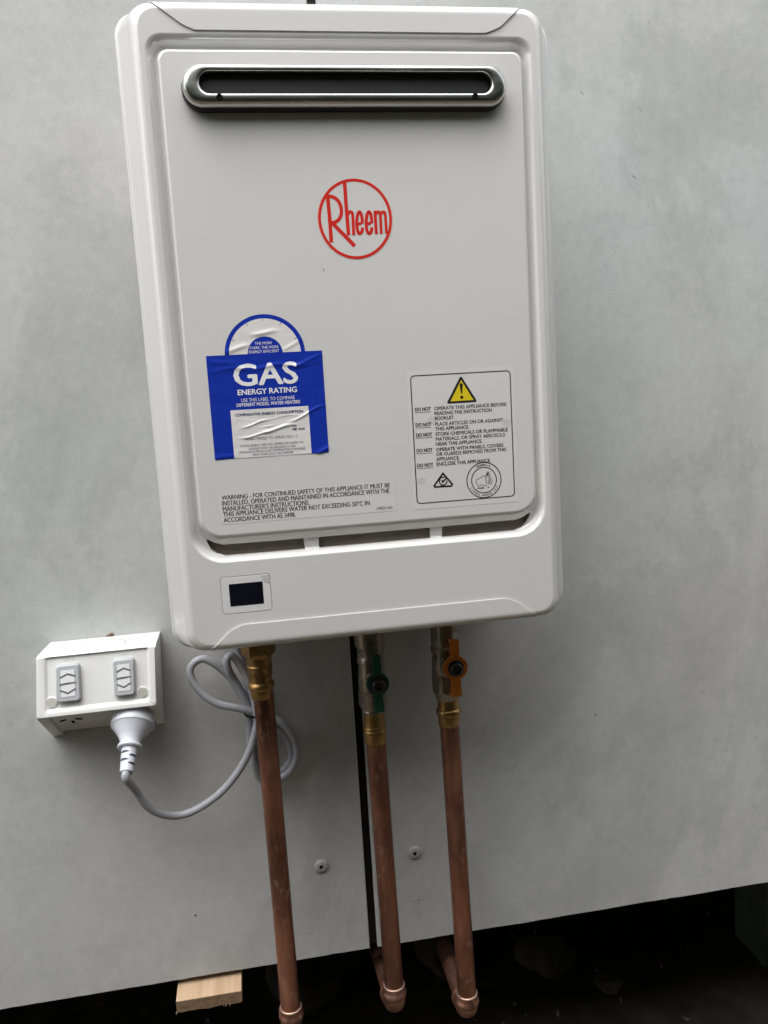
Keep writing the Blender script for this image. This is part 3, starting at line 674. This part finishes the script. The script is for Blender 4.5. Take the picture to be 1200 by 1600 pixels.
# operating warning sticker ------------------------------------------
mb = MB(); mb.loft([[(x, y, z) for x, z in rrect2(.0345, .1262, .9235, 1.0385, .001, 3)] for y in (-.1799, -.18012)])
ws = mb.build('warning_sticker', M['label'], H, label='framed warning label with a yellow triangle and five DO NOT lines')
mb = MB()
V, Fc = ribbon(rrect2(.0374, .1228, .9286, 1.0348, .0032, 6), .00085, True); flat(mb, V, Fc, y0, .0002)
for i, l in enumerate(WARN): put_text(mb, l[:5] + (max(l[5]*1.3, 1.0),), y0, .0002 + (i % 3)*.00003)
for a, b, z in WARN_UL:
    V, Fc = ribbon([(a-.0004, z), (b, z)], .00035); flat(mb, V, Fc, y0, .0002)
tri = [(.0801, 1.0332), (.0936, 1.0104), (.0666, 1.0104)]
def rtri(T, r, n=6):
    T = [Vector(t) for t in T]; c = sum(T, Vector((0, 0)))/3; P = []
    for i, v in enumerate(T):
        d = (v-c).normalized(); o = v - d*r*2
        a0 = math.atan2(d.y, d.x)
        for k in range(n+1):
            a = a0 + math.radians(60 - 120*k/n); P.append((o.x+r*math.cos(a), o.y+r*math.sin(a)))
    return P
P = rtri(tri, .0012); mb.add([(x, -.1802, z) for x, z in P], [tuple(range(len(P)))])
mb.add([(x, -.18029, z) for x, z in [(.0787, 1.0255), (.0790, 1.0264), (.0801, 1.0269), (.0812, 1.0264), (.0815, 1.0255), (.0806, 1.0180), (.0796, 1.0180)]], [tuple(range(7))])
mb.add([(.0801+.0014*math.cos(a*math.pi/6), -.18029, 1.0150+.0014*math.sin(a*math.pi/6)) for a in range(12)], [tuple(range(12))])
for i, (wd, Q, c) in enumerate(RCM):
    if len(Q) > 4 and not c: Q = [(p[0], p[1]) for p in catmull([(a, b, 0) for a, b in Q], 3)]
    V, Fc = ribbon(Q, wd, bool(c)); flat(mb, V, Fc, y0, .0002+i*.00002)
for r, wd in ((.0150, .0008), (.0109, .0008)):
    V, Fc = ribbon([(.0963+r*math.cos(math.radians(a)), .9442+r*math.sin(math.radians(a))) for a in range(0, 360, 5)], wd, True); flat(mb, V, Fc, y0, .00021)
for i, (wd, Q) in enumerate(AGA):
    if len(Q) > 2: Q = [(p[0], p[1]) for p in catmull([(a, b, 0) for a, b in Q], 3)]
    V, Fc = ribbon(Q, wd); flat(mb, V, Fc, y0, .0002+i*.00001)
put_text(mb, AGAT[0], y0, .0002)
arc_text(mb, 'AGAMark', (.0963, .9442), .0121, 90, 50, .0018, -.1802, 3)
arc_text(mb, 'LICENCE NUMBER 1219', (.0963, .9442), .0137, 270, 124, .0014, -.1802, 2, inside=True)
mb.build('black_print', M['ink'], ws, fix=False)
P = [Vector(t) for t in ((.0802, 1.0293), (.0902, 1.0122), (.0702, 1.0122))]
mb = MB(); mb.add([(p.x, -.18025, p.y) for p in P], [(0, 1, 2)]); mb.build('yellow_print', M['yellow'], ws, fix=False)
for (bx, bz), rr in zip(BLOT, ((.0040, .0034), (.0040, .0037), (.0044, .0030))):
    mb = MB(); mb.add([(bx+rr[0]*.95*math.cos(a*math.pi/9)*(1+.12*math.sin(a*2.1)), -.18016, bz+rr[1]*math.sin(a*math.pi/9)) for a in range(18)], [tuple(range(18))]); mb.build('grey_blotch', M['blotch'], ws, fix=False)

# safety text sticker -------------------------------------------------
mb = MB(); mb.loft([[(x, y, z) for x, z in rrect2(-.1256, .0188, .9243, .9482, .0012, 3)] for y in (-.1799, -.18012)])
ss = mb.build('safety_sticker', M['label'], H, label='long clear label with five lines of small black warning text')
mb = MB()
for i, l in enumerate(SAFE): put_text(mb, l[:5] + (.95,), y0, .0002)
mb.build('black_lettering', M['ink'], ss, fix=False)
mb = MB()
for P in ([(-.0290, 1.1232), (-.0283, 1.1222), (-.0285, 1.1210)],):
    V, Fc = ribbon(P, .0007); flat(mb, V, Fc, y0, .0002)
mb.build('paint_chip', M['pencil'], H, fix=False)

# ================================================================== PIPES
YP = -.06
def pipe(label, xt, zt, xb, zb, axz, tail, ring_shift=0):
    t = thing('copper_pipe', label, 'pipe', (xb, YP, axz-.02), 'copper pipes below the water heater')
    mb = MB(); tube(mb, [(xt+(xb-xt)*k/8, YP, zt+.004+(zb-.004-zt-.004)*k/8) for k in range(9)], .0101, 28); mb.build('riser', M['copper'], t, 60)
    # elbow: socket, bead, bend, tail
    mb = MB()
    mb.lathe((xb, YP, zb), (0, 0, -1), [(-.0005, .0103), (-.0005, .0112), (.0012, .0114), (.0040, .0112), (.0058, .0118), (.0072, .0128), (.0090, .0130), (.0108, .0127), (.0120, .0119), (.0125, .0112)], 28)
    ry = .012; top = zb-.011; P = [(xb, YP, top)]
    for k in range(0, 9):
        a = math.radians(90*k/8); P.append((xb+(tail[0]-xb)*.10*k/8, YP+.0135-.0135*math.cos(a), axz+.0135-.0135*math.sin(a)))
    P.append((xb+(tail[0]-xb)*.2, YP+.028, axz+(tail[2]-axz)*.2))
    tube(mb, P, .0117, 24)
    e = mb.build('elbow', M['copperb'], t, 50)
    mb = MB(); mb.lathe((xb, YP, zb+.0004), (0, 0, -1), [(-.0008, .0103), (-.0006, .0114), (.0002, .0117), (.0010, .0114)], 28); mb.build('solder_ring', M['solder'], e, 60)
    d = Vector((tail[0]-P[-1][0], tail[1]-P[-1][1], tail[2]-P[-1][2])); q = Vector(P[-1])
    mb = MB(); tube(mb, [q - d*.02, q+d, q+d*4], .0101, 24)
    mb.lathe(q - d.normalized()*.006, d, [(0, .0117), (.001, .0126), (.006, .0127), (.008, .0117)], 24)
    mb.build('tail', M['copperb'], t, 60)
    return t
p1 = pipe('copper pipe at the left, joined by a brass fitting straight to the heater', -.1037, .7326, -.1020, .3925, .372, (-.106, .05, .352))
p2 = pipe('middle copper pipe, hanging under the green handled valve', .0056, .6718, .0085, .3975, .3720, (.0088, .05, .3500))
p3 = pipe('right copper pipe, hanging under the orange handled valve', .0832, .6798, .0878, .3725, .3500, (.0905, .05, .3420))
def fit(t, c, prof, name='brass_fitting', m='brass', n=36):
    mb = MB(); z0 = prof[0][0]
    mb.lathe((c[0], YP, z0), (0, 0, -1), [(z0-p[0],) + tuple(p[1:]) for p in prof], n); return mb.build(name, M[m], t, 32)
fit(p1, (-.1052, 0), [(.828, .0165, 6), (.7800, .0172, 6), (.7772, .0168, 6), (.7755, .0140), (.7735, .0124), (.7668, .0122), (.7660, .0128), (.7645, .0129), (.7640, .0121), (.7632, .0124, 6), (.7560, .0124, 6), (.7552, .0112), (.7492, .0111), (.7480, .0124), (.7462, .0133), (.7438, .0133), (.7420, .0124), (.7410, .0113), (.7330, .0111), (.7322, .0107), (.7318, .0102)])
fit(p2, (.0052, 0), [(.7060, .0108), (.6920, .0112), (.6905, .0113), (.6900, .0108), (.6895, .0115), (.6875, .0122), (.6862, .0122), (.6856, .0117), (.6848, .0122), (.6832, .0122), (.6820, .0114), (.6715, .0113), (.6708, .0108), (.6704, .0102)])
fit(p3, (.0830, 0), [(.7120, .0108), (.7010, .0110), (.6985, .0113), (.6975, .0122), (.6955, .0130), (.6930, .0130), (.6915, .0121), (.6905, .0113), (.6812, .0112), (.6800, .0107), (.6796, .0102)])

def valve(label, x, zc, hx, hz, up, dn, hm, body, r=.0112, wdt=.0042):
    t = thing('ball_valve', label, 'valve', (x, YP, zc), 'isolating valves under the heater')
    mb = MB(); z0 = body[0][0]
    mb.lathe((x, YP, z0), (0, 0, -1), [(z0-p[0],)+tuple(p[1:]) for p in body], 36)
    mb.lathe((x, YP, hz), (0, -1, 0), [(0, .008), (.0165, .008), (.0170, .0065), (.0215, .0060)], 24)
    mb.build('valve_body', M['nickel'], t, 32)
    yh = -.0845
    # lever: one plate with a round eye and a straight arm up and down, the lower end bent back
    P = []
    a0 = math.asin(wdt/r)
    arm = [(hx-wdt, hz+up), (hx-wdt*.7, hz+up+.0018), (hx+wdt*.7, hz+up+.0018), (hx+wdt, hz+up)]
    rt = [(hx+r*math.sin(a), hz+r*math.cos(a)) for a in [a0+(math.pi-2*a0)*k/14 for k in range(15)]]
    lt = [(hx-r*math.sin(a), hz+r*math.cos(a)) for a in [math.pi-a0-(math.pi-2*a0)*k/14 for k in range(15)]]
    P = arm + rt + [(hx+wdt*1.15, hz-dn), (hx-wdt*1.15, hz-dn)] + lt
    mb = MB(); mb.prism(P, yh-.0032, yh)
    mb.box(hx-wdt*1.15, hx+wdt*1.15, yh+.0004, yh+.009, hz-dn, hz-dn+.0026)
    mb.box(hx-wdt*.9, hx+wdt*.9, yh+.0004, yh+.006, hz+up-.003, hz+up)
    h = mb.build('handle', M[hm], t, 30, bevel=.0006)
    mb = MB(); mb.lathe((hx, yh-.0030, hz), (0, -1, 0), [(0, .0082), (.0012, .0082), (.0016, .0076), (.0016, .0060)], 28); mb.build('washer', M['blackrub'], h, 40)
    mb = MB(); mb.lathe((hx, yh-.0044, hz), (0, -1, 0), [(0, .0062), (.0040, .0060), (.0048, .0053), (.0048, .0042), (.0030, .0039), (.0030, .0033)], 28); mb.build('nut', M['nut'], h, 40)
    return t
b2 = [(.828, .0152), (.7740, .0152), (.7732, .0138, 6), (.7640, .0138, 6), (.7632, .0128), (.7600, .0140), (.7565, .0140), (.7558, .0128), (.7490, .0130), (.7440, .0136), (.7330, .0140), (.7275, .0136), (.7270, .0144), (.7255, .0150, 6), (.7115, .0148, 6), (.7090, .0130), (.7075, .0118), (.7060, .0124), (.7045, .0122), (.7040, .0108)]
b3 = [(.828, .0138), (.7740, .0138, 6), (.7660, .0138, 6), (.7650, .0126), (.7640, .0142), (.7590, .0142), (.7582, .0128), (.7520, .0132), (.7460, .0140), (.7380, .0140), (.7362, .0134), (.7355, .0150, 6), (.7195, .0148, 6), (.7170, .0140), (.7150, .0128), (.7120, .0118), (.7085, .0112), (.7080, .0108)]
v2 = valve('nickel valve with a green lever handle, on the middle pipe', .0054, .735, .0076, .7415, .0280, .0290, 'green', b2)
v3 = valve('nickel valve with an orange lever handle, on the right pipe', .0820, .745, .0862, .7490, .0275, .0300, 'orange', b3, .0124, .0046)
mb = MB(); mb.box(.0865, .0955, -.0705, -.0690, .7800, .7860); mb.box(.0865, .0890, -.0705, -.0692, .7690, .7795); mb.build('hang_tag', M['tag'], v3, 40, bevel=.0004)

# ================================================================== POWER OUTLET
E = thing('power_outlet', 'white double power outlet with two grey rocker switches, screwed to the wall', 'power outlet', (-.262, 0, .694))
def sk(v):   # the box widens slightly to its lower left
    x, y, z = v; t = (.795-z)/.1
    f = (x+.262)/.054
    yy = min(1, max(0, -y/.048))
    if y < -.05: y += .2*(z-.737); z -= .045*(z-.737)
    return (x - (.0085*t+.0035*(1-t)*yy)*max(0, -f) - .0036*t*max(0, f)*1.0 - .0008*t, y, z)
def skew(o):
    for v in o.data.vertices: v.co = sk(v.co)
    return o
x0e, x1e = -.3115, -.2035
def prof(inset=0):
    n = Vector((0, -.573, -.82))*-inset
    return [(-.0005, .7935), (-.0560, .7952), (-.0590, .7935), (-.0598, .7880), (-.0600, .7372), (-.0592, .7358), (-.0570+n.y*.9, .7345+n.z*.9), (-.0005, .6945+n.z*1.5)]
def slab(mb, xa, xb, pr):
    n = len(pr); mb.add([(xa, y, z) for y, z in pr]+[(xb, y, z) for y, z in pr], [tuple(range(n)), tuple(range(2*n-1, n-1, -1))]+[(i, i+n, (i+1)%n+n, (i+1)%n) for i in range(n)])
# one closed section with cheeks: loft along x
def section_loft(secs):
    mb = MB(); mb.loft([[(x, y, z) for y, z in pr] for x, pr in secs]); return mb
mb = section_loft([(x0e, prof(0)), (x0e+.0085, prof(0)), (x0e+.0090, prof(.0035)), (x1e-.0090, prof(.0035)), (x1e-.0085, prof(0)), (x1e, prof(0))])
# pull the front back so that the frame can stand proud with a recess
mb.v = [(x, (y if y > -.0575 else max(y, -.0578)), z) for x, y, z in mb.v]
hs_ = skew(mb.build('housing', M['plast'], E, 32, bevel=.0012))
rings = []
def fr(a, b, c, d, r, y): rings.append([(x, y, z) for x, z in rrect2(x0e+a, x1e-b, .7358+c, .7952-d, r, 6)])
fr(.0002, .0002, .0000, .0008, .002, -.0560); fr(.0002, .0002, .0000, .0008, .002, -.0592); fr(.0010, .0010, .0008, .0012, .002, -.0602); fr(.0068, .0062, .0042, .0008, .003, -.0605); fr(.0074, .0068, .0048, .0009, .003, -.0602); fr(.0094, .0082, .0078, .0013, .004, -.0583)
mb = MB(); mb.loft(rings); skew(mb.build('face_frame', M['plast'], E, 40))
# rocker switches
for xs, zs in ((-.2841, .7682), (-.2340, .7680)):
    mb = MB()
    def rr(hx, hz, r, y): return [(xs+x, y, zs+z) for x, z in rrect2(-hx, hx, -hz, hz, r, 5)]
    mb.loft([rr(.0102, .0180, .0034, -.0578), rr(.0102, .0180, .0034, -.0618), rr(.0098, .0176, .0030, -.0630), rr(.0090, .0168, .0026, -.0637)])
    s = skew(mb.build('switch', M['swgrey'], E, 40))
    mb = MB(); mb.box(xs-.0058, xs+.0058, -.0640, -.0634, zs-.0128, zs+.0128); skew(mb.build('switch_face', M['swwhite'], s))
    mb = MB()
    for P in ([(-.0066, .0060), (.0000, .0092), (.0064, .0066)], [(-.0066, -.0060), (.0000, -.0094), (.0064, -.0056)]):
        V, Fc = ribbon([(xs+a, zs+b) for a, b in P], .0014); b_ = len(V)
        mb.add([(x, -.0642, z) for x, z in V]+[(x, -.0635, z) for x, z in V], Fc+[tuple(i+b_ for i in f[::-1]) for f in Fc])
    mb.prism([(xs-.0068, zs-.0010), (xs+.0066, zs+.0002), (xs+.0066, zs+.0009), (xs-.001, zs+.0009), (xs-.0068, zs+.0002)], -.0644, -.0635)
    skew(mb.build('arrow_shade', M['swshade'], s, fix=False))  # shade of the engraved arrow grooves, painted as dark strips
    mb = MB(); put_text(mb, ('ON', xs-.0040, xs+.0045, zs+.0204, .0034, 1), lambda x, z: -.0582, .00035); b_ = len(mb.v)
    skew(mb.build('on_lettering', M['onshade'], E, fix=False))  # white raised letters, tinted darker to stand in for their relief shading
for x, z in ((-.2990, .7500), (-.2172, .7502)):
    mb = MB(); mb.lathe((x, -.0582, z), (0, -1, 0), [(0, .0046), (.0009, .0046), (.0013, .0042)], 24); c = skew(mb.build('screw_cap', M['capgrey'], E, 40))
    mb = MB(); mb.lathe((x, -.0583, z), (0, -1, 0), [(0, .0054), (.0007, .0054), (.0011, .0050), (.0007, .0047)], 24); skew(mb.build('cap_rim', M['plast'], c, 40))
# knockout ring on top, faint
mb = MB(); P = [(-.255+.021*math.cos(math.radians(a)), -.029+.016*math.sin(math.radians(a))) for a in range(0, 360, 8)]
V, Fc = ribbon(P, .0009, True); mb.add([(x, y, .7935+.0016*(-y/.056)*.3+.0002) for x, y in V], Fc); mb.build('knockout_mark', M['swgrey'], E, fix=False)
# socket slots on the sloping underside
nrm = Vector((0, -.573, -.82)).normalized(); upv = Vector((0, -.82, .573)).normalized()
def on_slope(x, s):   # s along the slope from the wall edge
    p = Vector((x, -.0005, .6945)) + upv*s
    return p - nrm*.0032
for dx, s, ang in ((-.0078, .050, 32), (.0074, .050, -32), (.0000, .041, 90)):
    c = on_slope(-.2925+dx, s-.006); a = math.radians(ang); ux = Vector((1, 0, 0))
    d = ux*math.cos(a)+upv*math.sin(a); e = ux*-math.sin(a)+upv*math.cos(a); L_, W_ = .0034, .0010
    q = [c+d*L_+e*W_, c-d*L_+e*W_, c-d*L_-e*W_, c+d*L_-e*W_]; mb = MB(); mb.loft([[p-nrm*.001 for p in q], [p+nrm*.0005 for p in q]]); mb.build('socket_slot', M['black'], E)

# ================================================================== POWER CORD
K = thing('power_lead', 'grey flex with a moulded plug, coiled in loops and tied behind the left copper pipe', 'power lead', (-.2344, -.03, .66))
base = Vector((-.2325, -.0425, .7180)); ax = Vector((-.085, -.74, -.67)).normalized()
mb = MB()
mb.lathe(base, ax, [(-.007, .0196), (-.004, .0204), (.0062, .0212), (.0074, .0210), (.0080, .0200), (.0086, .0194), (.0120, .0170), (.0170, .0130), (.0220, .0104), (.0260, .0095), (.0270, .0095), (.0273, .0112), (.0283, .0117), (.0298, .0117), (.0306, .0108), (.0308, .0075)], 48)
plug = mb.build('plug', M['plug'], K, 35)
mb = MB(); mb.lathe(base+ax*.0304, ax, [(0, .0074), (.004, .0074), (.020, .0066), (.0235, .0064), (.0242, .0056)], 32); sr = mb.build('strain_relief', M['plug'], plug, 40)
vw = Vector((.13, -.82, .31)); vw = (vw-ax*vw.dot(ax)).normalized(); side = ax.cross(vw)
mb = MB()
for t, sgn in ((.0055, -1), (.0090, 1), (.0132, -1), (.0168, 1)):
    rad = .00735 - (t-.004)*.0005/.016*1.0
    R_ = []
    for k in range(7):
        a = math.radians(sgn*(1+ k*12.5)); dirv = vw*math.cos(a) - side*math.sin(a)*(1)
        c = base + ax*(.0304+t) + dirv*(rad+.00012); h = .0013*math.sin(math.pi*(k+.7)/7.4)
        R_.append([c-ax*h, c+ax*h])
    V = [p for r in R_ for p in r]; mb.add(V, [(2*k, 2*k+1, 2*k+3, 2*k+2) for k in range(6)])
mb.build('relief_slit', M['slit'], sr, fix=False)
pend = base + ax*.0530
C_ = [Vector(c) for c in CABLE]
C_[0] = base + ax*.051; C_[1] = base+ax*.060
mb = MB(); tube(mb, catmull(C_, 6), .0039, 14); mb.build('flex', M['cable'], K, 180)
mb = MB(); (ta, tz), (tb, tzb) = TIE
tube(mb, catmull([(ta-.001, -.036, tz), (ta+.003, -.0415, tz-.001), (ta+.010, -.0415, tz-.003), (tb+.003, -.036, tzb), (tb+.002, -.012, tzb+.001), (ta, -.010, tz), (ta-.0015, -.020, tz)], 5, True), .0010, 8)
mb.build('cable_tie', M['black'], K, 180)

# ================================================================== UNDER THE HOUSE
T = thing('timber_offcut', 'sawn pale pine offcut poking out under the bottom edge of the wall', 'timber', (-.19, .0, .3805))
mb = MB(); rn = random.Random(5)
def tsec(y, jit):
    P = []
    for i in range(13): P.append((-.2225+.069*i/12, y + (jit*rn.uniform(-.0004, .0004)), .3928))
    for i in range(13): P.append((-.1535-.069*i/12, y + jit*rn.uniform(-.0006, .0006), .3805 + jit*rn.uniform(-.0009, .0006)))
    return P
mb.loft([tsec(-.0245, 1), tsec(-.0235, 0), tsec(.30, 0)]); o = mb.build('plank', M['timber'], T, 25)
o.data.materials.append(M['sawn'])
for p in o.data.polygons:
    if p.center.y < -.023: p.material_index = 1
for x, l in ((-.1735, .0026), (-.1705, .0030), (-.1668, .0035), (-.2228, .003), (-.1985, .0015)):
    mb = MB(); mb.lathe((x, -.0238, .3808), (rn.uniform(-.3, .3), -.1, -1), [(0, .0007), (l, .00015)], 6); mb.build('splinter', M['timber'], T)
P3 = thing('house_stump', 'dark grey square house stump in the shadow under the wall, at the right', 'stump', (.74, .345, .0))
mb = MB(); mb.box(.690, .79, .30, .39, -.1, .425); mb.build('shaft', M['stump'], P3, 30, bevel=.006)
rn = random.Random(21); mb = MB()
for _ in range(260):
    x, y = rn.uniform(-.5, 1.0), rn.uniform(.05, .8); s = rn.uniform(.002, .008); a = rn.uniform(0, 6.28); z = .085+.02*rn.random()
    c, q = math.cos(a)*s, math.sin(a)*s
    mb.add([(x-c, y-q, z), (x+q*.4, y-c*.4, z+rn.uniform(0, .006)), (x+c, y+q, z+rn.uniform(0, .008)), (x-q*.4, y+c*.4, z)], [(0, 1, 2, 3)])
o = mb.build('litter', M['litter'], None, fix=False); o['kind'] = 'stuff'; o['label'] = 'scattered dry leaf and wood chips on dark soil'
rn = random.Random(11)
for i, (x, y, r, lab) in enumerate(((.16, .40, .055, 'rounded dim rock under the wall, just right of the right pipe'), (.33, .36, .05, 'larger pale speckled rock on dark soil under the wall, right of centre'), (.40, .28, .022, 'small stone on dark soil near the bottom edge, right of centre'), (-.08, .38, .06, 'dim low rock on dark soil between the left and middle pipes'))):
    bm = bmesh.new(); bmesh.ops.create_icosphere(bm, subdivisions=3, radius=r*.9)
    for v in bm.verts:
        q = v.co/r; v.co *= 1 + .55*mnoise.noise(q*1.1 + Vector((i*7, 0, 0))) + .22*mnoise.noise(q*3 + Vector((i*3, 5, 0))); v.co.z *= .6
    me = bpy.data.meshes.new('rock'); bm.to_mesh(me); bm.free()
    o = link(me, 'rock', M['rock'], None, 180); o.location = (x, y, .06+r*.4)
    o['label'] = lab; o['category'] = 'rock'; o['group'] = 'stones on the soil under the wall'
